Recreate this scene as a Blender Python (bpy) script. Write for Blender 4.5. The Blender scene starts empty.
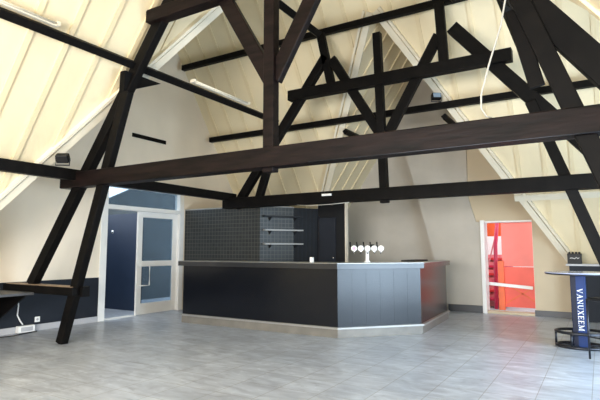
import bpy, bmesh, math, random
from mathutils import Vector, Matrix
random.seed(7)
SC = bpy.context.scene
COL = SC.collection

# ------------------------------------------------------------------ camera, world, lights, exposure
cam_d = bpy.data.cameras.new('camera'); cam = bpy.data.objects.new('camera', cam_d); COL.objects.link(cam)
cam_d.sensor_fit = 'HORIZONTAL'; cam_d.sensor_width = 36.0; cam_d.lens = 494.825 / 600 * 36.0
cam_d.clip_start = 0.05; cam_d.clip_end = 200
cam.location = (0, 0, 1.38)
cam.rotation_euler = (math.radians(90 + 5.746), 0, math.radians(31.1425))
SC.camera = cam

world = bpy.data.worlds.new('world'); SC.world = world; world.use_nodes = True
wb = world.node_tree.nodes['Background']
wb.inputs[0].default_value = (0.80, 0.90, 1.0, 1); wb.inputs[1].default_value = 2.4

def area(name, loc, rot, sx, sy, energy, color):
    d = bpy.data.lights.new(name, 'AREA'); d.shape = 'RECTANGLE'; d.size = sx; d.size_y = sy
    d.energy = energy; d.color = color
    o = bpy.data.objects.new(name, d); COL.objects.link(o); o.location = loc; o.rotation_euler = [math.radians(a) for a in rot]
    return o
# daylight entering by the glazed gable of the right wing and by the windows of the rear wall
area('daylight_right_wing', (2.45, 5.9, 1.30), (0, 90, 0), 2.4, 4.0, 320, (0.60, 0.80, 1.0))
area('daylight_rear_windows', (-2.1, -3.4, 1.85), (90, 0, 0), 4.8, 2.2, 760, (1.0, 0.985, 0.96))

SC.view_settings.view_transform = 'Standard'
SC.view_settings.look = 'None'
SC.view_settings.gamma = 1
SC.view_settings.use_curve_mapping = False
SC.view_settings.exposure = 0.6

# ------------------------------------------------------------------ materials
def mat(name, col, rough=0.6, metal=0.0, var=0.0, scale=4.0, stretch=(1, 1, 1), bump=0.0, col2=None, spec=0.5):
    m = bpy.data.materials.new(name); m.use_nodes = True
    nt = m.node_tree; b = nt.nodes['Principled BSDF']
    b.inputs['Base Color'].default_value = (*col, 1); b.inputs['Roughness'].default_value = rough
    b.inputs['Metallic'].default_value = metal; b.inputs['Specular IOR Level'].default_value = spec
    if var or col2 or bump:
        tc = nt.nodes.new('ShaderNodeTexCoord'); mp = nt.nodes.new('ShaderNodeMapping')
        mp.inputs['Scale'].default_value = stretch
        n = nt.nodes.new('ShaderNodeTexNoise'); n.inputs['Scale'].default_value = scale; n.inputs['Detail'].default_value = 6
        nt.links.new(tc.outputs['Object'], mp.inputs[0]); nt.links.new(mp.outputs[0], n.inputs['Vector'])
        r = nt.nodes.new('ShaderNodeValToRGB')
        r.color_ramp.elements[0].position = 0.3; r.color_ramp.elements[1].position = 0.7
        c2 = col2 if col2 else tuple(min(1, c * (1 + var)) for c in col)
        c1 = col if col2 else tuple(c * (1 - var) for c in col)
        r.color_ramp.elements[0].color = (*c1, 1); r.color_ramp.elements[1].color = (*c2, 1)
        nt.links.new(n.outputs['Fac'], r.inputs[0]); nt.links.new(r.outputs[0], b.inputs['Base Color'])
        if bump:
            bp = nt.nodes.new('ShaderNodeBump'); bp.inputs['Strength'].default_value = bump; bp.inputs['Distance'].default_value = 0.01
            nt.links.new(n.outputs['Fac'], bp.inputs['Height']); nt.links.new(bp.outputs[0], b.inputs['Normal'])
    return m

M = {}
M['cream'] = mat('cream_ceiling_paint', (0.80, 0.685, 0.46), 0.55, var=0.05, scale=1.5)
M['batten'] = mat('cream_batten_paint', (0.765, 0.64, 0.41), 0.55, var=0.05, scale=2.0)
M['trim'] = mat('white_trim_paint', (0.79, 0.72, 0.57), 0.45, var=0.03)
M['wall'] = mat('cream_wall_paint', (0.80, 0.70, 0.56), 0.7, var=0.05, scale=1.2)
M['wall_grey'] = mat('grey_beige_plaster', (0.50, 0.455, 0.39), 0.7, var=0.08, scale=1.6, bump=0.1)
M['wall_tan'] = mat('tan_wall', (0.58, 0.475, 0.325), 0.65, var=0.06, scale=1.2)  # tan tone for the wall around the red doorway
M['navy_paint'] = mat('dark_navy_wall_paint', (0.013, 0.016, 0.023), 0.6, var=0.15, scale=3, spec=0.25)
M['base_grey'] = mat('pale_grey_baseboard', (0.42, 0.42, 0.44), 0.45, var=0.06)
M['base_dark'] = mat('dark_grey_baseboard', (0.07, 0.07, 0.075), 0.45, var=0.1)
M['wood_brown'] = mat('brown_stained_oak', (0.0015, 0.001, 0.001), 0.5, scale=2.6, stretch=(1.0, 7, 7), col2=(0.012, 0.0065, 0.006), bump=0.4, spec=0.12)
M['wood_black'] = mat('black_stained_oak', (0.0025, 0.0022, 0.0022), 0.55, scale=3, stretch=(2, 6, 2), col2=(0.006, 0.005, 0.0045), bump=0.25, spec=0.09)
M['wood_bare'] = mat('bare_worn_wood', (0.30, 0.20, 0.13), 0.6, scale=5, stretch=(1, 8, 8), col2=(0.42, 0.30, 0.2))
M['white'] = mat('white_gloss_paint', (0.80, 0.79, 0.76), 0.35, var=0.03)
M['white_plastic'] = mat('white_plastic', (0.82, 0.82, 0.80), 0.4, var=0.02)
M['black_plastic'] = mat('black_plastic', (0.007, 0.007, 0.008), 0.5, var=0.1, spec=0.3)
M['black_shiny'] = mat('black_satin_panel', (0.012, 0.013, 0.018), 0.28, var=0.1, scale=2)
M['black_matt'] = mat('matt_black_panel', (0.006, 0.0065, 0.008), 0.55, var=0.1, scale=2, spec=0.25)
M['bar_panel'] = mat('black_lacquered_bar_panel', (0.003, 0.004, 0.007), 0.24, var=0.08, scale=2, spec=0.42)
M['counter'] = mat('grey_zinc_countertop', (0.02, 0.021, 0.024), 0.25, var=0.1, scale=4)
M['plinth'] = mat('grey_stone_plinth', (0.17, 0.16, 0.14), 0.3, var=0.15, scale=5)
M['rail'] = mat('pale_aluminium_strip', (0.36, 0.355, 0.34), 0.3, metal=0.4, var=0.05)
M['shelf'] = mat('grey_metal_shelf', (0.30, 0.30, 0.29), 0.4, var=0.05)
M['cable'] = mat('pale_grey_cable', (0.45, 0.44, 0.40), 0.5, var=0.03)
M['steel'] = mat('brushed_steel', (0.6, 0.6, 0.62), 0.25, metal=1.0, var=0.04)
M['dark_steel'] = mat('dark_steel_tube', (0.03, 0.032, 0.04), 0.35, metal=0.6, var=0.1)
M['blue_wall'] = mat('dark_blue_paint', (0.018, 0.032, 0.068), 0.5, var=0.06)
M['slate_wall'] = mat('slate_blue_paint', (0.04, 0.058, 0.072), 0.5, var=0.2, scale=3)
M['table_top'] = mat('pale_blue_laminate', (0.40, 0.44, 0.62), 0.15, var=0.05)
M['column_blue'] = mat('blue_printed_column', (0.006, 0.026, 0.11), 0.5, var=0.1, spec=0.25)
M['column_shade'] = mat('shade_navy_column', (0.003, 0.006, 0.02), 0.5, var=0.1, spec=0.25)  # column blue with the shade put into the colour
M['red_panel'] = mat('salmon_red_panel', (0.86, 0.215, 0.18), 0.5, var=0.04)
M['coral'] = mat('coral_red_panel', (0.84, 0.10, 0.06), 0.45, var=0.05)
M['rose'] = mat('rose_painted_riser', (0.70, 0.22, 0.24), 0.5, var=0.05)
M['red'] = mat('red_painted_steel', (0.62, 0.03, 0.035), 0.45, var=0.08)
M['crimson'] = mat('crimson_painted_steel', (0.50, 0.02, 0.07), 0.45, var=0.08)
M['orange'] = mat('orange_red_paint', (0.80, 0.13, 0.03), 0.45, var=0.06)
M['court'] = mat('pale_render_outside', (0.80, 0.76, 0.74), 0.8, var=0.03)
M['pink'] = mat('pink_disc_enamel', (0.70, 0.30, 0.42), 0.3, var=0.05)
M['yellow'] = mat('cream_disc_enamel', (0.72, 0.68, 0.45), 0.3, var=0.05)
M['lens'] = mat('blue_grey_lamp_glass', (0.22, 0.30, 0.40), 0.1, var=0.1)
M['earth'] = mat('outside_paving', (0.35, 0.34, 0.33), 0.9, var=0.1)

def glass_mat():
    m = bpy.data.materials.new('window_glass'); m.use_nodes = True; nt = m.node_tree
    b = nt.nodes['Principled BSDF']; b.inputs['Base Color'].default_value = (0.10, 0.12, 0.14, 1)
    b.inputs['Roughness'].default_value = 0.03; b.inputs['IOR'].default_value = 1.45
    out = nt.nodes['Material Output']; tr = nt.nodes.new('ShaderNodeBsdfTransparent'); tr.inputs[0].default_value = (0.78, 0.86, 0.92, 1)
    n = nt.nodes.new('ShaderNodeTexNoise'); n.inputs['Scale'].default_value = 9
    rr = nt.nodes.new('ShaderNodeMapRange'); rr.inputs[3].default_value = 0.10; rr.inputs[4].default_value = 0.24
    mx = nt.nodes.new('ShaderNodeMixShader')
    nt.links.new(n.outputs['Fac'], rr.inputs[0]); nt.links.new(rr.outputs[0], mx.inputs[0])
    nt.links.new(tr.outputs[0], mx.inputs[1]); nt.links.new(b.outputs[0], mx.inputs[2]); nt.links.new(mx.outputs[0], out.inputs[0])
    return m
M['glass'] = glass_mat()

def floor_mat():
    m = bpy.data.materials.new('grey_stone_floor_tiles'); m.use_nodes = True; nt = m.node_tree; N = nt.nodes; L = nt.links
    b = N['Principled BSDF']
    tc = N.new('ShaderNodeTexCoord'); mp = N.new('ShaderNodeMapping'); mp.inputs['Location'].default_value = (1.04 - 0.45, 0.20, 0)
    L.new(tc.outputs['Object'], mp.inputs[0])
    br = N.new('ShaderNodeTexBrick'); br.offset = 0.0; br.squash = 1.0
    br.inputs['Scale'].default_value = 1.0; br.inputs['Brick Width'].default_value = 0.45; br.inputs['Row Height'].default_value = 0.45
    br.inputs['Mortar Size'].default_value = 0.004; br.inputs['Mortar Smooth'].default_value = 0.3; br.inputs['Bias'].default_value = 0
    br.inputs['Color1'].default_value = (0.425, 0.465, 0.53, 1); br.inputs['Color2'].default_value = (0.485, 0.52, 0.58, 1)
    br.inputs['Mortar'].default_value = (0.27, 0.27, 0.27, 1)
    L.new(mp.outputs[0], br.inputs['Vector'])
    mp2 = N.new('ShaderNodeMapping'); mp2.inputs['Scale'].default_value = (1.0, 2.2, 1); mp2.inputs['Rotation'].default_value = (0, 0, 0.5)
    L.new(tc.outputs['Object'], mp2.inputs[0])
    n1 = N.new('ShaderNodeTexNoise'); n1.inputs['Scale'].default_value = 1.9; n1.inputs['Detail'].default_value = 8; n1.inputs['Distortion'].default_value = 1.5
    L.new(mp2.outputs[0], n1.inputs['Vector'])
    rp = N.new('ShaderNodeValToRGB'); rp.color_ramp.elements[0].position = 0.3; rp.color_ramp.elements[1].position = 0.72
    rp.color_ramp.elements[0].color = (0.72, 0.72, 0.74, 1); rp.color_ramp.elements[1].color = (1.16, 1.16, 1.15, 1)
    L.new(n1.outputs['Fac'], rp.inputs[0])
    mu = N.new('ShaderNodeMix'); mu.data_type = 'RGBA'; mu.blend_type = 'MULTIPLY'; mu.inputs[0].default_value = 1
    L.new(br.outputs['Color'], mu.inputs[6]); L.new(rp.outputs[0], mu.inputs[7])
    # pale scuffs and dark smudges of wear
    mp3 = N.new('ShaderNodeMapping'); mp3.inputs['Scale'].default_value = (1.0, 2.6, 1); mp3.inputs['Rotation'].default_value = (0, 0, -0.35)
    L.new(tc.outputs['Object'], mp3.inputs[0])
    n2 = N.new('ShaderNodeTexNoise'); n2.inputs['Scale'].default_value = 4.5; n2.inputs['Detail'].default_value = 9; n2.inputs['Roughness'].default_value = 0.65; n2.inputs['Distortion'].default_value = 0.8
    L.new(mp3.outputs[0], n2.inputs['Vector'])
    r2 = N.new('ShaderNodeValToRGB'); e = r2.color_ramp.elements
    e[0].position = 0.30; e[0].color = (0.70, 0.70, 0.71, 1); e[1].position = 0.70; e[1].color = (1.30, 1.28, 1.25, 1)
    q = e.new(0.42); q.color = (0.97, 0.97, 0.97, 1); q = e.new(0.58); q.color = (1.02, 1.02, 1.02, 1)
    L.new(n2.outputs['Fac'], r2.inputs[0])
    mu2 = N.new('ShaderNodeMix'); mu2.data_type = 'RGBA'; mu2.blend_type = 'MULTIPLY'; mu2.inputs[0].default_value = 1
    L.new(mu.outputs[2], mu2.inputs[6]); L.new(r2.outputs[0], mu2.inputs[7]); L.new(mu2.outputs[2], b.inputs['Base Color'])
    rr = N.new('ShaderNodeMapRange'); rr.inputs[3].default_value = 0.27; rr.inputs[4].default_value = 0.40
    L.new(n1.outputs['Fac'], rr.inputs[0]); L.new(rr.outputs[0], b.inputs['Roughness'])
    bp = N.new('ShaderNodeBump'); bp.inputs['Strength'].default_value = 0.25; bp.inputs['Distance'].default_value = 0.004
    inv = N.new('ShaderNodeMath'); inv.operation = 'SUBTRACT'; inv.inputs[0].default_value = 1
    L.new(br.outputs['Fac'], inv.inputs[1]); L.new(inv.outputs[0], bp.inputs['Height']); L.new(bp.outputs[0], b.inputs['Normal'])
    return m
M['floor'] = floor_mat()

def tile_mat(name, axis):
    """small dark glazed wall tiles; axis = plane of the wall ('x' or 'd')"""
    m = bpy.data.materials.new(name); m.use_nodes = True; nt = m.node_tree; N = nt.nodes; L = nt.links
    b = N['Principled BSDF']; tc = N.new('ShaderNodeTexCoord')
    sep = N.new('ShaderNodeSeparateXYZ'); L.new(tc.outputs['Object'], sep.inputs[0])
    cmb = N.new('ShaderNodeCombineXYZ'); L.new(sep.outputs['X'], cmb.inputs['X']); L.new(sep.outputs['Z'], cmb.inputs['Y'])
    br = N.new('ShaderNodeTexBrick'); br.offset = 0.0
    br.inputs['Scale'].default_value = 1; br.inputs['Brick Width'].default_value = 0.085; br.inputs['Row Height'].default_value = 0.085
    br.inputs['Mortar Size'].default_value = 0.006; br.inputs['Mortar Smooth'].default_value = 0.2
    br.inputs['Color1'].default_value = (0.010, 0.012, 0.013, 1); br.inputs['Color2'].default_value = (0.020, 0.022, 0.023, 1)
    br.inputs['Mortar'].default_value = (0.068, 0.068, 0.056, 1)
    L.new(cmb.outputs[0], br.inputs['Vector']); L.new(br.outputs['Color'], b.inputs['Base Color'])
    b.inputs['Roughness'].default_value = 0.45
    return m
M['tile'] = tile_mat('dark_glazed_wall_tiles', 'x')

# ------------------------------------------------------------------ mesh helpers
class MB:
    def __init__(s): s.bm = bmesh.new(); s.mi = 0
    def face(s, vs):
        f = s.bm.faces.new(vs); f.material_index = s.mi; return f
    def box(s, a, b):
        x0, y0, z0 = [min(p, q) for p, q in zip(a, b)]; x1, y1, z1 = [max(p, q) for p, q in zip(a, b)]
        v = [s.bm.verts.new(p) for p in [(x0,y0,z0),(x1,y0,z0),(x1,y1,z0),(x0,y1,z0),(x0,y0,z1),(x1,y0,z1),(x1,y1,z1),(x0,y1,z1)]]
        for q in [(0,3,2,1),(4,5,6,7),(0,1,5,4),(1,2,6,5),(2,3,7,6),(3,0,4,7)]: s.face([v[i] for i in q])
        return s
    def beam(s, p, q, w, d, side=(0, 1, 0)):
        """bar from p to q; d = size along `side`, w = size along the third axis"""
        p, q = Vector(p), Vector(q); ax = (q - p).normalized(); sd = Vector(side); sd = (sd - ax * sd.dot(ax)).normalized(); n = ax.cross(sd)
        v = []
        for c in (p, q):
            for i, j in ((-1,-1),(1,-1),(1,1),(-1,1)): v.append(s.bm.verts.new(c + n * (i * w / 2) + sd * (j * d / 2)))
        for f in [(0,3,2,1),(4,5,6,7),(0,1,5,4),(1,2,6,5),(2,3,7,6),(3,0,4,7)]: s.face([v[i] for i in f])
        return s
    def prism(s, pts, vec):
        vec = Vector(vec); a = [s.bm.verts.new(p) for p in pts]; b = [s.bm.verts.new(Vector(p) + vec) for p in pts]
        s.face(a); s.face(b[::-1]); n = len(a)
        for i in range(n): s.face([a[i], b[i], b[(i+1) % n], a[(i+1) % n]])
        return s
    def tube(s, pts, r, seg=8, closed=False):
        pts = [Vector(p) for p in pts]; rings = []; n = len(pts)
        for i, p in enumerate(pts):
            if closed: t = pts[(i+1) % n] - pts[i-1]
            else: t = pts[min(i+1, n-1)] - pts[max(i-1, 0)]
            t.normalize(); up = Vector((0,0,1)) if abs(t.z) < 0.9 else Vector((1,0,0))
            a = t.cross(up).normalized(); b = t.cross(a)
            rings.append([s.bm.verts.new(p + (a * math.cos(2*math.pi*k/seg) + b * math.sin(2*math.pi*k/seg)) * r) for k in range(seg)])
        m = n if closed else n - 1
        for i in range(m):
            A, B = rings[i], rings[(i+1) % n]
            for k in range(seg): s.face([A[k], A[(k+1) % seg], B[(k+1) % seg], B[k]])
        if not closed: s.face(rings[0][::-1]); s.face(rings[-1])
        return s
    def lathe(s, prof, origin=(0,0,0), seg=32, axis='z'):
        o = Vector(origin); rings = []
        def P(r, h, a):
            c, d = r*math.cos(a), r*math.sin(a)
            return o + (Vector((c, d, h)) if axis == 'z' else Vector((c, h, d)) if axis == 'y' else Vector((h, c, d)))
        for r, h in prof: rings.append([s.bm.verts.new(P(max(r, 1e-4), h, 2*math.pi*k/seg)) for k in range(seg)])
        for A, B in zip(rings, rings[1:]):
            for k in range(seg): s.face([A[k], A[(k+1) % seg], B[(k+1) % seg], B[k]])
        s.face(rings[0][::-1]); s.face(rings[-1]); return s
    def build(s, name, mats, parent=None, bevel=0.0, smooth=False):
        bmesh.ops.recalc_face_normals(s.bm, faces=s.bm.faces)
        me = bpy.data.meshes.new(name); s.bm.to_mesh(me); s.bm.free()
        for m in (mats if isinstance(mats, (list, tuple)) else [mats]): me.materials.append(M[m])
        if smooth:
            for p in me.polygons: p.use_smooth = True
        o = bpy.data.objects.new(name, me); COL.objects.link(o)
        if parent: o.parent = parent
        if bevel:
            b = o.modifiers.new('bevel', 'BEVEL'); b.width = bevel; b.segments = 2; b.limit_method = 'ANGLE'
        return o
def box(name, a, b, m, parent=None, bevel=0.0): return MB().box(a, b).build(name, m, parent, bevel)
def tag(o, label=None, cat=None, group=None):
    if label: o['label'] = label
    if cat: o['category'] = cat
    if group: o['group'] = group
    return o
def thing(name, loc, label, cat, group=None, rz=0.0):
    o = bpy.data.objects.new(name, None); COL.objects.link(o); o.location = loc; o.rotation_euler = (0, 0, rz); o.empty_display_size = 0.1
    return tag(o, label, cat, group)
def struct(o, label=None):
    o['kind'] = 'structure'
    if label: o['label'] = label
    return o
def keep(o, parent):
    """parent a part built in world coordinates to its thing"""
    bpy.context.view_layer.update()
    o.parent = parent; o.matrix_parent_inverse = parent.matrix_world.inverted(); return o

# ------------------------------------------------------------------ geometry of the roof
XL, XR, XM = -8.382, 2.122, -3.13          # left wall, right wall, ridge line
YR = -3.0                                   # rear wall
YE = 11.589                                 # end wall with the red doorway
def Lz(X): return 0.867 + 1.347 * (X + 8.0)
def LX(z): return -8.0 + (z - 0.867) / 1.347
def Wz(Y): return 5.1 + 1.617 * (Y - 5.687)
def WY(z): return 5.687 + (z - 5.1) / 1.617
def Fz(Y): return 5.65 - 1.45 * (Y - 8.5)
def FY(z): return 8.5 + (5.65 - z) / 1.45
def DRz(X): return 5.676 - 1.645 * (X + 3.354)
def DRX(z): return -3.354 - (z - 5.676) / 1.645
def DLz(X): return 5.669 + 1.491 * (X + 3.56)
def DLX(z): return -3.56 + (z - 5.669) / 1.491
AP = (-3.45, 5.834)                         # ridge of the end dormer (X, z)
RIDGE_Y, RIDGE_Z = 7.196, 7.54              # ridge of the wings
def WzR(Y): return RIDGE_Z + 1.462 * (Y - RIDGE_Y)
def WYR(z): return RIDGE_Y + (z - RIDGE_Z) / 1.462
AZ = Lz(XM); AY = WY(AZ)                    # main ridge and where it meets the wing
def mir(X): return 2 * XM - X
ZB = 0.95

# ---- ceiling: all sloping planes and their battens in one shell
c = MB(); T = 0.06
zl = Lz(XL)
for sgn in (1, -1):
    fx = (lambda X: X) if sgn == 1 else mir
    wy, sl = (WY, 1.617) if sgn == 1 else (WYR, 1.462)
    pts = [(fx(XL), YR, zl), (fx(XL), wy(zl), zl), (XM, AY, AZ), (XM, YR, AZ)]
    c.prism(pts, Vector((-1.347 * sgn, 0, 1)).normalized() * T)
    pts = [(fx(XL), wy(zl), zl), (fx(XL), RIDGE_Y, RIDGE_Z), (XM, RIDGE_Y, RIDGE_Z), (XM, AY, AZ)]
    c.prism(pts, Vector((0, -sl, 1)).normalized() * T)
F = [(XL, RIDGE_Z), (XR, RIDGE_Z), (XR, ZB), (DRX(ZB), ZB), AP, (DLX(ZB), ZB), (XL, ZB)]
c.prism([(x, FY(z), z) for x, z in F], Vector((0, 1.45, 1)).normalized() * T)
Y2E = 12.05
c.prism([(AP[0], FY(AP[1]), AP[1]), (AP[0], Y2E, AP[1]), (DRX(ZB), Y2E, ZB), (DRX(ZB), FY(ZB), ZB)], Vector((1.645, 0, 1)).normalized() * T)
c.prism([(AP[0], FY(AP[1]), AP[1]), (AP[0], Y2E, AP[1]), (DLX(ZB), Y2E, ZB), (DLX(ZB), FY(ZB), ZB)], Vector((-1.491, 0, 1)).normalized() * T)
c.mi = 1
bw, bh, sp = 0.07, 0.05, 0.4565
k = -14
while True:                                  # battens of the long slopes
    Y = 3.19 + sp * k; k += 1
    if Y > AY: break
    for fx in (lambda X: X, mir):
        z0 = max(zl, Wz(Y) if fx is not mir else WzR(Y)) + 0.05
        if z0 < AZ - 0.1: c.beam((fx(LX(z0)), Y, z0), (fx(LX(AZ)), Y, AZ), bh, bw, (0, 1, 0))
for k in range(24):                          # battens of the end slope
    X = -8.13 + sp * k
    if X > XR: break
    z0 = ZB
    if DLX(ZB) < X < DRX(ZB): z0 = (DLz(X) if X < AP[0] else DRz(X)) + 0.03
    c.beam((X, FY(z0), z0), (X, FY(RIDGE_Z), RIDGE_Z), bh, bw, (1, 0, 0))
for k in range(9):                           # battens of the dormer cheeks
    Y = 8.75 + sp * k
    if Y > 11.9: break
    zv = max(Fz(Y), ZB)
    c.beam((DLX(zv), Y, zv), (AP[0], Y, AP[1]), bh, bw, (0, 1, 0))
    c.beam((DRX(zv), Y, zv), (AP[0], Y, AP[1]), bh, bw, (0, 1, 0))
struct(c.build('ceiling', ['cream', 'batten']), 'cream boarded roof slopes with raised battens')

# ---- floor
fl = MB(); fl.box((XL - 2.6, YR - 0.3, -0.12), (XR + 0.4, YE + 0.45, 0.0)); struct(fl.build('floor', 'floor'), 'grey stone tiled floor')

# ---- left wall: gable of the wing, opening for the glazed door set
DY0, DY1, DZ = 6.30, 8.55, 2.74
def wallL(pts, m='wall'): return MB().prism([(XL, y, z) for y, z in pts], (-0.22, 0, 0))
w = MB()
for pts in ([(YR, 0), (DY0, 0), (DY0, Wz(DY0)), (WY(zl), zl), (YR, zl)],
            [(DY1, 0), (FY(ZB), 0), (FY(ZB), ZB), (DY1, Fz(DY1))],
            [(DY0, DZ), (DY1, DZ), (DY1, Fz(DY1)), (RIDGE_Y, RIDGE_Z), (DY0, Wz(DY0))]):
    w.prism([(XL, y, z) for y, z in pts], (-0.22, 0, 0))
struct(w.build('wall_left', 'wall'), 'tall cream gable wall')
struct(box('trim_1', (XL, YR, 0.10), (XL + 0.018, DY0 - 0.01, 0.845), 'navy_paint'), 'dark navy painted dado of the left wall')
struct(box('baseboard_left', (XL, YR, 0.0), (XL + 0.03, DY0 - 0.01, 0.105), 'base_grey', bevel=0.004))
# ---- rear wall with wide windows (behind the viewer) and right wall with the glazed gable
w = MB(); x0, x1, z0, z1 = -4.5, 0.3, 0.85, 2.8
w.prism([(XL, YR, 0), (x0, YR, 0), (x0, YR, Lz(x0)), (XL, YR, zl)], (0, -0.22, 0))
w.prism([(mir(XL), YR, 0), (x1, YR, 0), (x1, YR, Lz(mir(x1))), (mir(XL), YR, zl)], (0, -0.22, 0))
w.prism([(x0, YR, 0), (x1, YR, 0), (x1, YR, z0), (x0, YR, z0)], (0, -0.22, 0))
w.prism([(x0, YR, z1), (x1, YR, z1), (XM, YR, AZ), (x0, YR, Lz(x0))], (0, -0.22, 0))
struct(w.build('wall_rear', 'wall'), 'cream rear gable wall')
w = MB(); y0, y1, z0, z1 = 3.9, 7.9, 0.04, 2.55
for pts in ([(YR, 0), (y0, 0), (y0, max(zl, WzR(y0))), (WYR(zl), zl), (YR, zl)], [(y1, 0), (FY(ZB), 0), (FY(ZB), ZB), (y1, Fz(y1))],
            [(y0, 0), (y1, 0), (y1, z0), (y0, z0)], [(WYR(z1), z1), (y1, z1), (y1, Fz(y1)), (RIDGE_Y, RIDGE_Z)]):
    w.prism([(XR, y, z) for y, z in pts], (0.22, 0, 0))
struct(w.build('wall_right', 'wall'), 'cream gable wall of the right wing')
w = MB()
for y in (3.95, 5.25, 6.55, 7.85): w.box((XR + 0.06, y - 0.04, z0), (XR + 0.14, y + 0.04, max(1, min(z1, WzR(y)))))
w.box((XR + 0.06, y0, z0), (XR + 0.14, y1, z0 + 0.07)); w.box((XR + 0.06, y0, z1 - 0.07), (XR + 0.14, y1, z1))
struct(w.build('window_1', 'white'), 'white framed windows of the right wing')

# ---- end wall (grey plaster), in two planes with a leaning edge between them
w = MB()
w.prism([(DLX(0.9) - 0.1, YE + 0.34, 0), (-2.7, YE + 0.34, 0), (-2.7, YE + 0.34, 4.55), (AP[0], YE + 0.34, AP[1]), (DLX(0.9) - 0.1, YE + 0.34, 0.8)], (0, 0.12, 0))
w.prism([(XL, 11.66, 0), (DLX(0.9), 11.66, 0), (DLX(0.9), 11.66, ZB), (XL, 11.66, ZB)], (0, 0.1, 0))
struct(w.build('wall_end', 'wall_grey'), 'grey beige end wall behind the bar')
def edgeX(z): return -3.02 - 0.2525 * z
RX0, RX1, RZ = -2.185, -1.24, 1.985
w = MB()
def pw(pts, y0, t): w.prism([(x, y0, z) for x, z in pts], (0, t, 0))
zt = 4.45
pw([(edgeX(0), 0), (RX0 - 0.04, 0), (RX0 - 0.04, 2.0), (-2.36, 2.0), (-2.46, 2.36), (edgeX(2.36), 2.36)], YE - 0.06, 0.30)
pw([(edgeX(2.36), 2.36), (-2.46, 2.36), (-2.52, 2.6), (-2.52, DRz(-2.52)), (AP[0] + 0.02, AP[1] - 0.03), (edgeX(zt), zt)], YE - 0.06, 0.30)
struct(w.build('wall_end.001', 'wall_grey'), 'grey plaster wall between the bar and the red doorway')
w = MB()
pw([(-2.50, RZ + 0.02), (RX1 + 0.015, RZ + 0.02), (RX1 + 0.015, DRz(RX1 + 0.015)), (-2.56, DRz(-2.56)), (-2.56, 2.36), ], YE, 0.235)
pw([(RX1 + 0.015, 0), (-0.42, 0), (-0.42, 0.86), (RX1 + 0.015, DRz(RX1 + 0.015))], YE, 0.235)
struct(w.build('wall_end.002', 'wall_tan'), 'tan wall around the red doorway')
struct(box('baseboard_end', (edgeX(0), YE - 0.085, 0), (RX0 - 0.09, YE - 0.061, 0.16), 'base_dark'))
struct(box('baseboard_end.001', (RX1, YE - 0.025, 0), (-0.5, YE, 0.12), 'base_dark'))
# low knee wall with dark panelling and a ledge, right of the doorway
w = MB(); w.box((-0.545, 11.16, 0), (XR, 11.60, 1.065)); struct(w.build('wall_knee', 'navy_paint'), 'dark panelled knee wall right of the red doorway')
struct(box('trim_2', (-0.60, 11.10, 1.065), (XR, 11.50, 1.105), 'base_grey', bevel=0.005), 'grey ledge on the dark knee wall')

# ---- white boards along the valleys
def valley(name, p, q, n, away, label):
    """a wide flat board and a narrow raised one lying on the slope with outward normal n, on the side of `away`"""
    p, q = Vector(p), Vector(q); m = MB(); ax = (q - p).normalized(); n = Vector(n).normalized(); t = n.cross(ax).normalized()
    if t.dot(Vector(away)) < 0: t = -t
    m.beam(p - n * 0.02 + t * 0.06, q - n * 0.02 + t * 0.06, 0.05, 0.12, t)
    m.beam(p - n * 0.035 + t * 0.17, q - n * 0.035 + t * 0.17, 0.07, 0.045, t)
    return struct(m.build(name, 'trim'), label)
nL = (-1.347, 0, 1); nW = (0, -1.617, 1); nF = (0, 1.45, 1); nDR = (1.645, 0, 1); nDL = (-1.491, 0, 1)
def flip(n): return tuple(-x for x in n)
valley('trim_3', (LX(0.9), WY(0.9), 0.9), (LX(7.2), WY(7.2), 7.2), nL, (0, -1, 0), 'white valley board of the left wing')
valley('trim_4', (DRX(1.0), FY(1.0), 1.0), (AP[0], FY(AP[1]), AP[1]), nF, (1, 0, 0), 'white valley board running down to the dark ledge')
valley('trim_5', (DLX(1.0), FY(1.0), 1.0), (AP[0], FY(AP[1]), AP[1]), nF, (-1, 0, 0), 'white valley board left of the end dormer')
struct(MB().beam((-1.42, FY(2.42) - 0.06, 2.42), (XR - 0.1, FY(2.42) - 0.06, 2.42), 0.13, 0.09, (0, 1.45, 1)).build('trim_6', 'trim', None, 0.005), 'white painted board across the end slope under the far tie beam')

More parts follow.
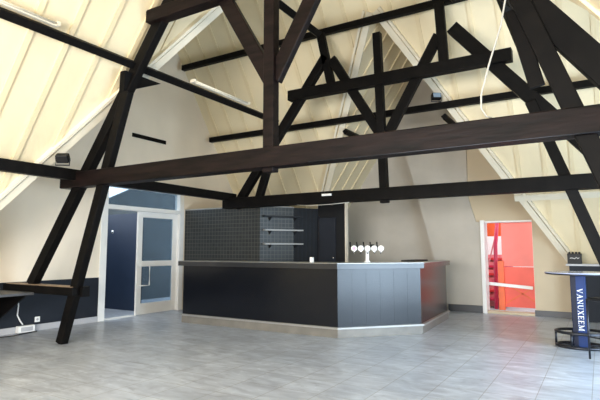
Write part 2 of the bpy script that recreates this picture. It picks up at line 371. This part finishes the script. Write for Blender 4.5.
# ------------------------------------------------------------------ roof timbers
Y1, Y2 = 4.60, 8.10
def rafX(z): return -7.72 + (z - 0.867) / 1.347
def legX(z): return -6.925 + z / 2.87
def truss(Y, near):
    mt = 'wood_brown' if near else 'wood_black'
    if near: t = thing('roof_truss', (XM, Y, 0), 'near brown timber roof truss with long tie beam and king post across the room', 'roof truss')
    else: t = thing('roof_truss', (XM, Y, 0), 'far black timber roof truss over the bar, behind the brown one', 'roof truss')
    def P(name, p, q, wd, d, dy=0.0, m='wood_black', lab=None):
        o = MB().beam((p[0], Y + dy, p[1]), (q[0], Y + dy, q[1]), wd, d).build(name, m, None, 0.010); keep(o, t)
        if lab: o['label'] = lab
        return o
    zb, zt = (2.300, 2.525) if near else (2.235, 2.450)
    xl = -6.95 if near else -6.72
    P('tie_beam', (xl, (zb + zt) / 2), (0.86, (zb + zt) / 2), zt - zb, 0.20, -0.03, mt)
    zc = 4.58 if near else 4.40
    P('king_post', (XM - 0.035, zb - 0.045), (XM - (0.035 if near else 0.13), 5.28), 0.145, 0.12, -0.01, mt)
    P('collar_beam', (-5.20 if near else -5.12, zc), (mir(-5.2) if near else -1.02, zc), 0.18 if near else 0.20, 0.17, -0.025, mt)
    for s in (-1, 1):
        if near: P('brace', (XM - 0.03 + s * 0.02, 3.34), (XM - 0.03 + s * 1.03, 5.02), 0.185, 0.09, 0.02, mt)
        else: P('brace', (XM - 0.03 + s * 0.04, 3.36), (XM - 0.05 + s * 1.02, 5.00), 0.175, 0.09, 0.02, mt)
    for s, (xa, xb) in zip((-1, 1), ((XM - 1.17, XM - 1.2), (XM + 1.17, XM + 1.2)) if near else ((-4.19, -4.44), (-2.08, -2.14))):
        P('post', (xa, zc), (xb, 5.56), 0.16, 0.10, 0.02)
    for s in (-1, 1):
        f = (lambda X: X) if s == -1 else mir; lo = 0.83; zl0 = 0.0
        rx = lambda z: f(rafX(z) - 0.045); lx_ = lambda z: f(legX(z) + (0.03 if s == -1 else 0))
        if not near:
            if s == -1: lo = zb + 0.03; zl0 = zb + 0.03; rx = lambda z: -5.33 + (z - 3.763) / 1.31; lx_ = lambda z: legX(z) + 0.23
            else: rx = lambda z: -1.887 + (5.026 - z) / 1.21; lx_ = lambda z: mir(legX(z)) - 0.20
        if near and s == 1: rx = lambda z: mir(rafX(z)) + 0.10; lx_ = lambda z: mir(legX(z)) + 0.085
        P('principal_rafter', (rx(lo), lo), (rx(5.08), 5.08), (0.23 if near else 0.215) if s == 1 else 0.175, 0.12, 0.03)
        P('strut', (lx_(zl0), zl0), (lx_(3.62), 3.62), 0.155, 0.11, -0.01)
        if near and s == 1: P('strut_plate', (-0.57, 3.55), (-0.40, 2.80), 0.13, 0.05, 0.09)
        if near or s == 1:
            o = MB().box((f(-8.36), Y - 0.12, 0.715), (f(-6.535), Y + 0.12, 0.835)).build('sole_beam', 'wood_black', None, 0.008); keep(o, t)
            if near and s == -1:
                o2 = MB().box((-8.30, Y - 0.10, 0.836), (-6.60, Y + 0.11, 0.842)).build('worn_top', 'wood_bare', None); keep(o2, o); o2['label'] = 'bare worn upper face'
                o3 = MB().box((-6.50, Y - 0.02, 0.70), (-6.44, Y + 0.10, 0.85)).build('end_block', 'wood_black', None, 0.005); keep(o3, t)
    return t
truss(Y1, True); truss(Y2, False)

def purlin(p, q, label, w_=0.15, d=0.10, side=(1, 0, 0), m='wood_black'):
    return tag(MB().beam(p, q, w_, d, side).build('purlin', m, None, 0.006), label, 'purlin')
nl = (-0.803, 0, 0.596)
purlin((-5.53, YR, 3.985), (-5.53, 8.22, 3.985), 'black purlin along the left slope, crossing the near truss halfway up its rafter', 0.10, 0.11, nl)
purlin((-6.62, YR, 2.48), (-6.62, 8.25, 2.48), 'black purlin along the left slope level with the left end of the long tie beam', 0.16, 0.12, (1, 0, 0))
purlin((-4.405, YR, 5.49), (-4.405, 7.98, 5.49), 'black upper purlin meeting the left post of the far truss', 0.12, 0.10, nl)
purlin((mir(-5.53), YR, 3.985), (mir(-5.53), 8.22, 3.985), 'black purlin of the right slope beside the right rafters', 0.10, 0.11, (0.803, 0, 0.596))
purlin((mir(-4.405), YR, 5.49), (mir(-4.405), 7.98, 5.49), 'black upper purlin meeting the right post of the far truss', 0.12, 0.10, (0.803, 0, 0.596))
purlin((mir(-6.62), YR, 2.48), (mir(-6.62), 8.25, 2.48), 'black low purlin of the right slope above the tall table', 0.16, 0.12, (1, 0, 0))
purlin((-8.2, 8.24, 5.63), (XR - 0.1, 8.24, 5.63), 'black upper purlin across the end slope above the far truss', 0.12, 0.11, (0, 1, 0))
purlin((-8.25, 9.30, 4.12), (XR - 0.1, 9.30, 4.12), 'black lower purlin across the end slope and the mouth of the dormer', 0.12, 0.11, (0, 1, 0))
purlin((-4.60, 9.50, 3.93), (-4.60, 11.85, 3.93), 'short black purlin stub on the left cheek of the end dormer', 0.10, 0.10, (0.8, 0, 0.5))
purlin((-2.46, 9.48, 3.95), (-2.46, 11.5, 3.95), 'short black purlin under the spotlight on the right cheek of the end dormer', 0.10, 0.10, (0.8, 0, 0.5))
# wedge blocks that hold the purlins on the near rafters
for s, lab in ((-1, 'black wedge block under the purlin on the left near rafter'), (1, 'black wedge block under the purlin on the right near rafter')):
    f = (lambda X: X) if s == -1 else mir
    m = MB(); m.prism([(f(-5.62), Y1 + 0.10, 3.86), (f(-5.62), Y1 + 0.50, 3.86), (f(-5.76), Y1 + 0.05, 3.66)], (0.10 * -s, 0, 0))
    m.prism([(f(-5.62), Y1 - 0.03, 3.86), (f(-5.62), Y1 - 0.16, 3.86), (f(-5.80), Y1 - 0.03, 3.50)], (0.10 * -s, 0, 0))
    tag(m.build('wedge_block', 'wood_black'), lab, 'timber block')

# ------------------------------------------------------------------ glazed door set in the left wall and lobby behind it
FW = 0.085
d = bpy.data.objects.new('door_1', None); COL.objects.link(d); d.location = (XL, 7.4, 0); struct(d, 'white door frame with a glazed door and transom')
fr = MB()
fr.box((XL - 0.14, DY0, 0), (XL + 0.02, DY0 + 0.15, DZ)); fr.box((XL - 0.14, DY1 - 0.13, 0), (XL + 0.02, DY1, DZ))
fr.box((XL - 0.139, DY0 + 0.151, DZ - 0.08), (XL + 0.019, DY1 - 0.131, DZ)); fr.box((XL - 0.139, DY0 + 0.151, 2.20), (XL + 0.019, DY1 - 0.131, 2.29))
keep(fr.build('frame', 'white', None, 0.006), d)
ly0, ly1, lx = 7.275, DY1 - 0.13, XL - 0.06
lf = MB(); x0, x1 = lx - 0.045, lx
lf.box((x0, ly0, 0.01), (x1, ly0 + 0.13, 2.20)); lf.box((x0, ly1 - 0.13, 0.01), (x1, ly1, 2.20))
lf.box((x0, ly0 + 0.13, 2.08), (x1, ly1 - 0.13, 2.20)); lf.box((x0, ly0 + 0.13, 1.02), (x1, ly1 - 0.13, 1.14)); lf.box((x0, ly0 + 0.13, 0.01), (x1, ly1 - 0.13, 0.24))
leaf = keep(lf.build('door_leaf', 'white', None, 0.005), d); leaf['label'] = 'white door leaf with two glass panes'
for z0, z1 in ((0.24, 1.02), (1.14, 2.08)):
    keep(box('pane', (lx - 0.028, ly0 + 0.13, z0), (lx - 0.018, ly1 - 0.13, z1), 'glass'), leaf)
h = MB(); hy = ly0 + 0.30
h.tube([(lx, hy - 0.22, 1.04), (lx + 0.06, hy - 0.22, 1.04), (lx + 0.06, hy, 1.04), (lx + 0.06, hy, 0.62), (lx + 0.06, hy - 0.22, 0.62), (lx, hy - 0.22, 0.62)], 0.014)
keep(h.build('pull_handle', 'white', None), leaf)
hg = MB()
for z in (0.62, 1.04): hg.box((lx, ly0 - 0.03, z - 0.05), (lx + 0.015, ly0 + 0.03, z + 0.05))
keep(hg.build('lock_plate', 'white', None), leaf)
keep(box('transom_pane', (lx - 0.03, DY0 + 0.15, 2.29), (lx - 0.02, DY1 - 0.13, DZ - 0.08), 'glass'), d)
struct(box('daylight_strip', (XL - 0.20, DY0 + 0.152, 0.001), (XL - 0.03, ly0 - 0.002, 0.012), 'white'), 'pale strip standing for daylight on the floor of the open doorway')  # thin white slab painted in for daylight lying on the floor
# lobby: blue side wall, slate back walls, pale ceiling, skylight open to the day
LX0 = -10.95
struct(box('wall_lobby', (LX0, 7.81, 0), (-8.95, 7.87, 2.22), 'blue_wall'), 'dark blue wall seen through the open half of the doorway')
LT0, LT1 = 1.55, 4.35
w = MB(); w.prism([(LX0, 5.9, 0), (LX0, 12.0, 0), (LX0, 12.0, LT1), (LX0, 5.9, LT0)], (-0.1, 0, 0)); w.box((LX0, 5.9, 0), (XL - 0.22, 6.0, 2.6))
struct(w.build('wall_lobby.001', 'slate_wall'), 'slate blue outer wall seen through the transom, its top edge sloping')
m = MB(); m.lathe([(0.05, 0), (0.05, -0.02), (0.035, -0.035), (0.0, -0.035)], (-9.93, 7.81, 1.80), 20, 'y')
tag(m.build('door_stop', 'steel', None, 0, True), 'small round metal knob on the dark blue wall in the doorway', 'knob')

# ------------------------------------------------------------------ red doorway: white frame, court with red steps outside
d = bpy.data.objects.new('door_2', None); COL.objects.link(d); d.location = ((RX0 + RX1) / 2, YE, 0); struct(d, 'open doorway onto red painted steps')
fr = MB(); fr.box((RX0 - 0.085, YE - 0.09, 0), (RX0, YE + 0.26, RZ + 0.05)); fr.box((RX0 + 0.001, YE - 0.012, RZ - 0.005), (RX1 + 0.014, YE + 0.25, RZ + 0.03)); fr.box((RX1, YE + 0.10, 0), (RX1 + 0.014, YE + 0.25, RZ - 0.008))
sill = box('sill', (RX0 + 0.001, YE - 0.03, 0.0), (RX1 - 0.001, YE + 0.25, 0.045), 'wall_tan', None, 0.004); keep(sill, d)
0 and fr.box((RX0 + 0.001, YE - 0.03, 0.0), (RX1 - 0.001, YE + 0.25, 0.045))
keep(fr.build('frame', 'white', None, 0.005), d)
YO = YE + 0.3
ct = MB(); ct.box((-5.5, YO, -0.15), (1.5, 20, -0.02)); struct(ct.build('ground', 'earth'), 'paving outside')
struct(box('wall_court', (-6.5, 14.5, 0), (1.5, 14.7, 3.2), 'court'), 'pale wall across the court')
st = thing('red_stairs', (-2.35, 13.0, 0), 'red painted steel stairs seen through the left of the red doorway', 'stairs')
for i in range(6):
    o = box('tread', (-3.4, 12.75 + 0.22 * i, 0.16 + 0.19 * i), (-1.98, 13.05 + 0.22 * i, 0.22 + 0.19 * i), 'red' if i % 2 else 'crimson', None, 0.005); keep(o, st)
    o = box('riser', (-3.4, 13.0 + 0.22 * i, 0.0), (-1.99, 13.04 + 0.22 * i, 0.30 + 0.19 * i), 'rose'); keep(o, st)
o = MB().beam((-2.02, 12.7, 0.02), (-2.02, 14.2, 1.3), 0.22, 0.05, (1, 0, 0)).build('stringer', 'crimson', None, 0.004); keep(o, st)
o = MB().tube([(-2.16, 12.5, 0.0), (-2.13, 12.5, 1.5), (-2.10, 12.7, 2.1)], 0.045).build('newel_post', 'crimson', None, 0, True); keep(o, st)
o = MB().beam((-2.36, 12.55, 0.85), (-2.13, 12.6, 1.75), 0.03, 0.03).build('stair_rail', 'rose', None, 0.003); keep(o, st)
pn = thing('red_screen', (-1.5, 12.35, 0), 'tall salmon red screen filling the right of the doorway', 'screen')
keep(box('panel', (-1.98, 12.40, 1.0), (-0.9, 12.44, 2.6), 'red_panel'), pn)
o = keep(box('lower_panel', (-1.98, 12.40, 0.07), (-0.9, 12.43, 0.985), 'coral'), pn); o['label'] = 'deeper red lower panel'
o = MB().beam((-1.93, 12.385, 0.15), (-1.2, 12.385, 0.62), 0.03, 0.02).beam((-1.93, 12.385, 0.62), (-1.2, 12.385, 0.15), 0.03, 0.02).build('cross_brace', 'orange', None); keep(o, pn)
keep(box('edge_post', (-2.07, 12.33, 0.0), (-1.94, 12.40, 1.12), 'orange', None, 0.004), pn)
tag(MB().beam((-2.33, 11.95, 0.63), (-1.30, 11.95, 0.55), 0.07, 0.03).build('handrail', 'white', None, 0.004), 'white bar slanting across the red doorway', 'rail')
tag(box('orange_panel', (-2.6, 13.2, 1.72), (-2.08, 13.3, 2.35), 'orange'), 'orange panel high in the left of the red doorway', 'panel')

# ------------------------------------------------------------------ tiled back bar
def xbox(name, p, q, t, z0, z1, m, parent=None):
    """upright slab between plan points p and q, thickness t to the left of p->q"""
    p, q = Vector((*p, 0)), Vector((*q, 0)); L_ = (q - p).length
    o = MB().box((0, 0, 0), (L_, t, z1 - z0)).build(name, m, parent)
    o.location = (p.x, p.y, z0); o.rotation_euler = (0, 0, math.atan2(q.y - p.y, q.x - p.x)); return o
A, B, C_, D_ = (XL + 0.01, 8.60), (-6.195, 8.60), (-5.44, 9.79), (-4.765, 9.79)
BM_ = (B[0] + (C_[0] - B[0]) * 0.567, B[1] + (C_[1] - B[1]) * 0.567)
bb = thing('back_bar_wall', (-6.6, 9.2, 0), 'dark tiled back wall of the bar with an angled shelf bay', 'partition')
for nm, p, q, m in (('tiled_panel', A, B, 'tile'), ('tiled_panel', B, BM_, 'tile'), ('slatted_panel', BM_, C_, 'black_matt'), ('side_panel', C_, D_, 'black_matt')):
    o = xbox(nm, p, q, 0.12, 0, 2.42 if nm == 'side_panel' else 2.305, m); keep(o, bb)
    if nm == 'slatted_panel':
        for k in range(1, 6): MB().box((k * 0.1, -0.006, 0), (k * 0.1 + 0.012, 0.0, 2.30)).build('slat_edge', 'navy_paint', o)
o = xbox('edge_strip', (XL + 0.01, 8.59), (-6.195, 8.59), 0.13, 2.306, 2.325, 'rail'); keep(o, bb)
o = xbox('edge_strip', B, BM_, 0.13, 2.306, 2.325, 'shelf'); keep(o, bb)
o = box('end_strip', (-4.765, 9.785, 0), (-4.747, 9.91, 2.42), 'wall'); keep(o, bb); o['label'] = 'cream edge strip'
dr = box('door', (-5.39, 9.755, 0.02), (-4.985, 9.785, 2.09), 'navy_paint', None, 0.004); keep(dr, bb); dr['label'] = 'narrow dark grey door'
o = box('frame', (-5.43, 9.765, 0.02), (-5.395, 9.788, 2.13), 'black_shiny'); keep(o, bb)
o = MB().lathe([(0.012, 0), (0.02, -0.03), (0.0, -0.04)], (-5.03, 9.755, 1.2), 12, 'y').build('knob', 'steel'); keep(o, dr)
dx, dy = Vector((C_[0] - B[0], C_[1] - B[1], 0)).normalized().xy
for z, m, lab in ((1.785, 'shelf', 'grey metal wall shelf on the dark tiles, middle of three'), (1.49, 'shelf', 'grey metal wall shelf on the dark tiles, lowest of three'), (2.08, 'black_plastic', 'black wall shelf on the dark tiles, topmost of three')):
    p = (B[0] + dx * 0.06 + dy * 0.16, B[1] + dy * 0.06 - dx * 0.16); q = (p[0] + dx * 0.9, p[1] + dy * 0.9)
    s = thing('wall_shelf', (p[0], p[1], z), lab, 'shelf', None, math.atan2(dy, dx))
    MB().box((0, 0, 0), (0.9, 0.155, 0.03)).build('board', m, s, 0.002)
    for bx in (0.15, 0.75): MB().prism([(bx, 0.155, 0), (bx, 0.03, 0), (bx, 0.155, -0.08)], (0.012, 0, 0)).build('bracket', 'dark_steel', s)

# ------------------------------------------------------------------ the bar counter
P0, P1, P2, P3 = Vector((-6.93, 7.11)), Vector((-3.60, 7.11)), Vector((-2.60, 8.19)), Vector((-2.72, 10.25))
def offset(pts, d):
    """offset an open polyline to its right by d (towards the customers)"""
    out = []
    for i, p in enumerate(pts):
        ns = []
        for a, b in ((i - 1, i), (i, i + 1)):
            if 0 <= a and b < len(pts):
                t = (pts[b] - pts[a]).normalized(); ns.append(Vector((t.y, -t.x)))
        if len(ns) == 1: out.append(p + ns[0] * d)
        else:
            m = (ns[0] + ns[1]).normalized(); out.append(p + m * (d / m.dot(ns[0])))
    return out
path = [P0, P1, P2, P3]
def strip(pts, d0, d1, z0, z1, i=None):
    """slab following the bar line between offsets d0 and d1"""
    a, b = offset(pts, d0), offset(pts, d1); m = MB()
    rng = range(len(pts) - 1) if i is None else [i]
    for k in rng: m.prism([(*a[k], z0), (*a[k+1], z0), (*b[k+1], z0), (*b[k], z0)], (0, 0, z1 - z0))
    return m
bar = thing('bar_counter', (-4.5, 8.0, 0), 'long dark bar counter with an angled corner and grey top', 'bar counter')
for i, lab in ((0, 'black front panel facing the room'), (1, 'black angled corner panel'), (2, 'black side panel facing the red doorway')):
    o = strip(path, -0.05, -0.0, 0.15, 1.07, i).build('front_panel', 'bar_panel', None); keep(o, bar); o['label'] = lab
    L_ = (path[i+1] - path[i]).length; t = (path[i+1] - path[i]).normalized()
    g = MB(); nn = Vector((t.y, -t.x)); cnt = (1, 6, 1)[i]
    for k in range(1, cnt):
        p = path[i] + t * (L_ * k / cnt) + nn * 0.0005
        g.beam((p.x, p.y, 0.17), (p.x, p.y, 1.06), 0.002, 0.002, (t.x, t.y, 0))
    keep(g.build('panel_seam', 'black_plastic', None), o)
pl = offset(path, 0.03)
for i in range(3):
    o = strip(path, -0.05, 0.025, 0.0, 0.135, i).build('plinth', 'plinth', None, 0.003); keep(o, bar)
    o = strip(path, -0.0, 0.055, 0.135, 0.165, i).build('foot_rail', 'rail', None, 0.004); keep(o, bar)
path_top = [P0 + Vector((-0.075, 0)), P1, P2, P3 + Vector((0.0, 0.03))]
o = strip(path_top, -0.58, 0.075, 1.075, 1.16).build('countertop', 'counter', None); keep(o, bar)
o = strip(path_top, -0.585, 0.082, 1.161, 1.168).build('top_sheet', 'rail', None); keep(o, bar)
o = strip(path, -0.58, -0.54, 0.0, 1.07).build('back_panel', 'black_plastic', None); keep(o, bar)
o = box('end_panel', (-6.93, 7.115, 0.0), (-6.88, 7.69, 1.07), 'bar_panel'); keep(o, bar)

# beer tower with five taps, standing on the angled corner
bt = thing('beer_tower', (-3.41, 7.86, 1.168), 'white beer tower with five taps on the angled bar corner', 'beer tower', None, math.radians(26))
MB().lathe([(0.055, 0), (0.055, 0.012), (0.032, 0.03), (0.028, 0.22), (0.03, 0.25)], (0, 0, 0), 20).build('column', 'white_plastic', bt, 0, True)
MB().tube([(-0.27, 0, 0.235), (0.27, 0, 0.235)], 0.022, 12).build('crossbar', 'steel', bt, 0, True)
for i, m in enumerate(('pink', 'yellow', 'white_plastic', 'white_plastic', 'white_plastic')):
    x = -0.225 + 0.1125 * i
    t = MB().tube([(x, -0.02, 0.235), (x, -0.08, 0.235), (x, -0.095, 0.20), (x, -0.095, 0.14)], 0.011, 8).build('tap', 'steel', bt, 0, True)
    MB().tube([(x - 0.055, -0.06, 0.225), (x - 0.058, -0.065, 0.28), (x - 0.066, -0.07, 0.345)], 0.012, 8).build('lever', 'black_plastic', t, 0, True)
    dsk = MB().lathe([(0.045, 0), (0.052, -0.008), (0.045, -0.018), (0.0, -0.018)], (x, -0.085, 0.235), 24, 'y').build('badge', 'white_plastic', t, 0, True)
    if i < 2:
        dd = MB().lathe([(0.028, 0), (0.028, -0.004), (0.0, -0.004)], (x, -0.1035, 0.235), 20, 'y').build('emblem', m, t); dd['label'] = 'pink emblem' if i == 0 else 'pale yellow emblem'
tag(box('card_holder', (-4.22, 7.30, 1.168), (-4.17, 7.36, 1.255), 'white_plastic', None, 0.004), 'small white box standing on the front of the bar top', 'box')
tag(box('bar_mat', (-3.12, 8.72, 1.168), (-2.86, 9.5, 1.195), 'black_plastic', None, 0.006), 'black rubber mat lying on the side run of the bar top', 'mat')

# ------------------------------------------------------------------ tall table, stool, ledge box on the right
TX, TY = -0.300, 8.25
tb = thing('bar_table', (TX, TY, 0), 'tall round table on a blue printed column at the right edge', 'table')
tt = MB().lathe([(0.0, 1.047), (0.43, 1.047), (0.432, 1.052), (0.43, 1.058), (0.0, 1.058)], (0, 0, 0), 64).build('tabletop', 'table_top', tb, 0, False)
MB().lathe([(0.0, 1.025), (0.41, 1.025), (0.43, 1.034), (0.43, 1.0465), (0.0, 1.0465)], (0, 0, 0), 64).build('edge_band', 'dark_steel', tt)
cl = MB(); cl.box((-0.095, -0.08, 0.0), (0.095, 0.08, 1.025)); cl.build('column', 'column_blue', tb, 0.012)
o = box('shade_band', (-0.090, -0.082, 0.0), (-0.030, -0.0795, 1.02), 'column_shade', tb); o['label'] = 'navy band painted as shade down the column'  # shaded left part of the column, painted as a darker strip
def ring(rx, ry, n=40): return [(rx * math.cos(2*math.pi*k/n), ry * math.sin(2*math.pi*k/n)) for k in range(n)]
for z in (0.022, 0.215):
    MB().tube([(x, y, z) for x, y in ring(0.32, 0.26)], 0.021, 8, True).build('foot_ring', 'dark_steel', tb, 0, True)
for a in (180, 250, 320, 30, 110):
    x, y = 0.32 * math.cos(math.radians(a)), 0.26 * math.sin(math.radians(a))
    MB().tube([(x, y, 0.022), (x, y, 0.215)], 0.016).tube([(x, y, 0.022), (x * 0.3, y * 0.3, 0.022)], 0.014).build('foot_strut', 'dark_steel', tb, 0, True)
# lettering: bold roman capitals built as strokes, read from top to bottom
GL = {  # strokes: (x0,y0,x1,y1,width); widths in units of cap height
 'V': (0.80, [(0.12, 1, 0.40, 0, .17), (0.40, 0, 0.68, 1, .07), (0, 1, .26, 1, .06), (.56, 1, .80, 1, .06)]),
 'A': (0.80, [(0.12, 0, 0.40, 1, .07), (0.40, 1, 0.68, 0, .17), (.22, .36, .56, .36, .07), (0, 0, .24, 0, .06), (.54, 0, .82, 0, .06)]),
 'N': (0.84, [(.14, 0, .14, 1, .07), (.12, 1, .68, 0, .16), (.68, 0, .68, 1, .07), (0, 1, .2, 1, .06), (.02, 0, .26, 0, .06), (.56, 1, .80, 1, .06)]),
 'U': (0.80, [(.16, 1, .16, .25, .16), (.16, .25, .28, .06, .14), (.28, .04, .50, .04, .09), (.5, .05, .64, .25, .08), (.64, .25, .64, 1, .07), (.02, 1, .30, 1, .06), (.52, 1, .76, 1, .06)]),
 'X': (0.80, [(.14, 1, .64, 0, .17), (.64, 1, .14, 0, .07), (0, 1, .28, 1, .06), (.5, 1, .78, 1, .06), (0, 0, .26, 0, .06), (.5, 0, .80, 0, .06)]),
 'E': (0.68, [(.16, 0, .16, 1, .16), (.04, 1, .58, 1, .07), (.04, 0, .60, 0, .07), (.16, .52, .46, .52, .07), (.57, 1, .57, .8, .06), (.59, 0, .59, .22, .06), (.46, .62, .46, .42, .05)]),
 'M': (0.98, [(.14, 0, .14, 1, .07), (.14, 1, .46, .04, .15), (.46, .04, .78, 1, .07), (.80, 0, .80, 1, .16), (0, 1, .2, 1, .06), (0, 0, .26, 0, .06), (.74, 1, .94, 1, .06), (.66, 0, .94, 0, .06)])}
tx = MB(); cur = 0.0; S = 0.066; n_ = 0
for ch in 'VANUXEEM':
    adv, sts = GL[ch]
    for (x0, y0, x1, y1, wd) in sts:
        # reading direction is down, letter tops point right
        p = Vector((-0.018 + y0 * S, -0.0822 - 0.00012 * (n_ % 7), 0.83 - (cur + x0) * S * 1.267)); q = Vector((-0.018 + y1 * S, -0.0822 - 0.00012 * (n_ % 7), 0.83 - (cur + x1) * S * 1.267)); n_ += 1
        tx.beam(p, q, wd * S, 0.003, (0, 1, 0))
    cur += adv + 0.10
tx.build('lettering', 'white_plastic', tb)

sl = thing('bar_stool', (0.06, 7.43, 0), 'dark steel stool frame at the right edge, in front of the tall table', 'stool', None, 0)
for a in (180, 270, 0, 90):
    x, y = 0.245 * math.cos(math.radians(a)), 0.245 * math.sin(math.radians(a))
    MB().tube([(x, y, 0), (x, y, 0.74)], 0.013, 8).build('leg', 'dark_steel', sl, 0, True)
MB().tube([(0.245 * math.cos(math.radians(a)), 0.245 * math.sin(math.radians(a)), 0.745) for a in (180, 270, 0, 90)], 0.014, 8, True).build('seat_frame', 'dark_steel', sl)
MB().tube([(0.245 * math.cos(math.radians(a)), 0.245 * math.sin(math.radians(a)), 0.28) for a in (180, 270, 0, 90)], 0.010, 8, True).build('stretcher', 'dark_steel', sl)
MB().prism([(0.24 * math.cos(math.radians(a)), 0.24 * math.sin(math.radians(a)), 0.745) for a in (180, 270, 0, 90)], (0, 0, 0.03)).build('seat', 'black_plastic', sl, 0.006)

bx = thing('black_box', (-0.445, 11.21, 1.106), 'small black box with a pale squiggle on the ledge under the white valley board', 'box')
MB().box((-0.125, -0.07, 0), (0.125, 0.07, 0.20)).build('case', 'black_plastic', bx, 0.008)
for kx in (-0.085, -0.03, 0.03, 0.085): MB().lathe([(0.02, 0), (0.02, 0.03), (0.0, 0.035)], (kx, 0, 0.2), 12).build('knob', 'black_plastic', bx)
MB().tube([(-0.08, -0.072, 0.11), (-0.04, -0.072, 0.115), (0.0, -0.072, 0.10), (0.03, -0.072, 0.125), (0.06, -0.072, 0.10), (0.08, -0.072, 0.12)], 0.007, 6).build('mark', 'white_plastic', bx)

# ------------------------------------------------------------------ left side: wall bench, outlet, cables
bn = thing('wall_counter', (XL + 0.02, 4.3, 0), 'dark wall counter with a triangular bracket at the left edge', 'counter')
o = box('board', (XL + 0.02, 2.2, 0.695), (-7.44, 4.46, 0.735), 'base_dark', None, 0.006); keep(o, bn)
for y in (4.36, 3.0):
    o = MB().prism([(XL + 0.02, y, 0.694), (-7.50, y, 0.694), (XL + 0.06, y, 0.23), (XL + 0.02, y, 0.23)], (0, 0.04, 0)).build('bracket', 'wood_black', None, 0.004); keep(o, bn)
ot = thing('wall_outlet', (XL + 0.018, 5.09, 0.19), 'white wall outlet on the dark dado beside the timber foot', 'outlet')
MB().box((0, -0.045, -0.045), (0.012, 0.045, 0.045)).build('plate', 'white_plastic', ot, 0.004)
MB().lathe([(0.022, 0.0125), (0.02, 0.014), (0.0, 0.0135)], (0, 0, 0), 16, 'x').build('socket', 'base_grey', ot)
jb = thing('junction_box', (XL + 0.032, 4.86, 0.01), 'white cable box on the baseboard under the wall counter', 'junction box')
MB().box((0, -0.14, 0), (0.09, 0.14, 0.11)).build('case', 'white_plastic', jb, 0.008)
MB().box((0.09, -0.10, 0.02), (0.096, 0.10, 0.09)).build('lid', 'base_grey', jb, 0.002)
X_ = XL + 0.045
tag(MB().tube([(X_, 4.72, 0.66), (X_, 4.74, 0.45), (X_, 4.73, 0.3), (X_, 4.78, 0.2), (X_ + .02, 4.82, 0.135)], 0.012, 6).build('power_cable', 'white_plastic', None, 0, True), 'pale cable hanging from the wall counter to the white cable box', 'cable')
tag(MB().tube([(X_ + 0.10, 5.02, 0.012), (X_ + 0.14, 4.9, 0.012), (X_ + 0.17, 4.75, 0.012), (X_ + 0.25, 4.55, 0.012), (X_ + 0.2, 4.3, 0.012)], 0.009, 6).build('power_cable', 'black_plastic', None, 0, True), 'black cable trailing from the cable box over the floor', 'cable')
m = MB(); m.box((XL, 6.98, 3.77), (XL + 0.02, 7.93, 3.855)); tag(m.build('vent_slot', 'wood_black', None, 0.003), 'long narrow dark vent slot high on the cream wall', 'vent')

# ------------------------------------------------------------------ lamps and cables on the timbers
def tube_lamp(y0, y1, lab):
    t = thing('tube_lamp', (-5.475, y0, 4.075), lab, 'lamp')
    MB().box((-0.035, 0, -0.02), (0.02, y1 - y0, 0.03)).build('batten_body', 'trim', t, 0.004)
    MB().tube([(0.045, 0.04, 0.0), (0.045, y1 - y0 - 0.04, 0.0)], 0.014, 10).build('tube', 'trim', t, 0, True)
    for y in (0.02, y1 - y0 - 0.02): MB().box((0.015, y - 0.02, -0.02), (0.062, y + 0.02, 0.03)).build('holder', 'trim', t, 0.003)
tube_lamp(1.9, 3.40, 'white fluorescent tube on the left purlin, upper left corner')
tube_lamp(5.70, 7.18, 'white fluorescent tube on the purlin in front of the cream gable')
def spot(loc, rz, tilt, lab):
    t = thing('spotlight', loc, lab, 'spotlight', None, rz)
    h_ = MB(); h_.box((-0.085, -0.05, -0.06), (0.085, 0.05, 0.06)); o = h_.build('housing', 'black_plastic', t, 0.012); o.location = (0, 0, 0.10); o.rotation_euler = (tilt, 0, 0)
    g = MB(); g.box((-0.07, -0.056, -0.045), (0.07, -0.051, 0.045)); g.build('lens', 'lens', o)
    MB().tube([(-0.095, 0, 0.1), (-0.095, 0, 0.0), (0.095, 0, 0.0), (0.095, 0, 0.1)], 0.01, 6).build('bracket', 'dark_steel', t)
spot((-6.42, 4.16, 2.565), math.radians(215), -0.6, 'black spotlight on the purlin left of the near truss')
spot((-2.53, 9.20, 4.185), math.radians(35), -0.3, 'black spotlight with a pale lens on the end purlin beside the dormer')
tag(MB().tube([(-0.55, 4.46, 3.75), (-0.60, 4.46, 3.55), (-0.645, 4.46, 3.33), (-0.755, 4.46, 3.0), (-0.83, 4.46, 2.74), (-0.835, 4.47, 2.62), (-0.80, 4.50, 2.55), (-0.76, 4.53, 2.537)], 0.008, 8).build('hanging_cable', 'cable', None, 0, True), 'white cable hanging down to the top of the long tie beam', 'cable')
tag(MB().tube([(-2.6, 4.462, 2.305), (-1.6, 4.46, 2.298), (-0.3, 4.46, 2.302), (0.5, 4.46, 2.30)], 0.005, 6).build('light_strip', 'dark_steel', None, 0, True), 'thin shiny strip along the bottom edge of the long tie beam', 'strip')
tag(MB().tube([(-4.9, 8.0, 2.23), (-4.6, 7.98, 2.20), (-4.2, 7.98, 2.205), (-3.8, 7.98, 2.222)], 0.006, 6).build('sagging_cable', 'cable', None, 0, True), 'pale cable sagging under the far tie beam above the bar', 'cable')
tag(box('junction_cover', (-4.33, 7.93, 2.36), (-4.14, 7.965, 2.40), 'white_plastic', None, 0.004), 'small white fitting on the face of the far tie beam', 'fitting')
tag(box('wall_switch', (-5.05, YE + 0.31, 1.38), (-4.97, YE + 0.34, 1.52), 'black_plastic', None, 0.004), 'small dark switch on the grey wall behind the beer tower', 'switch')
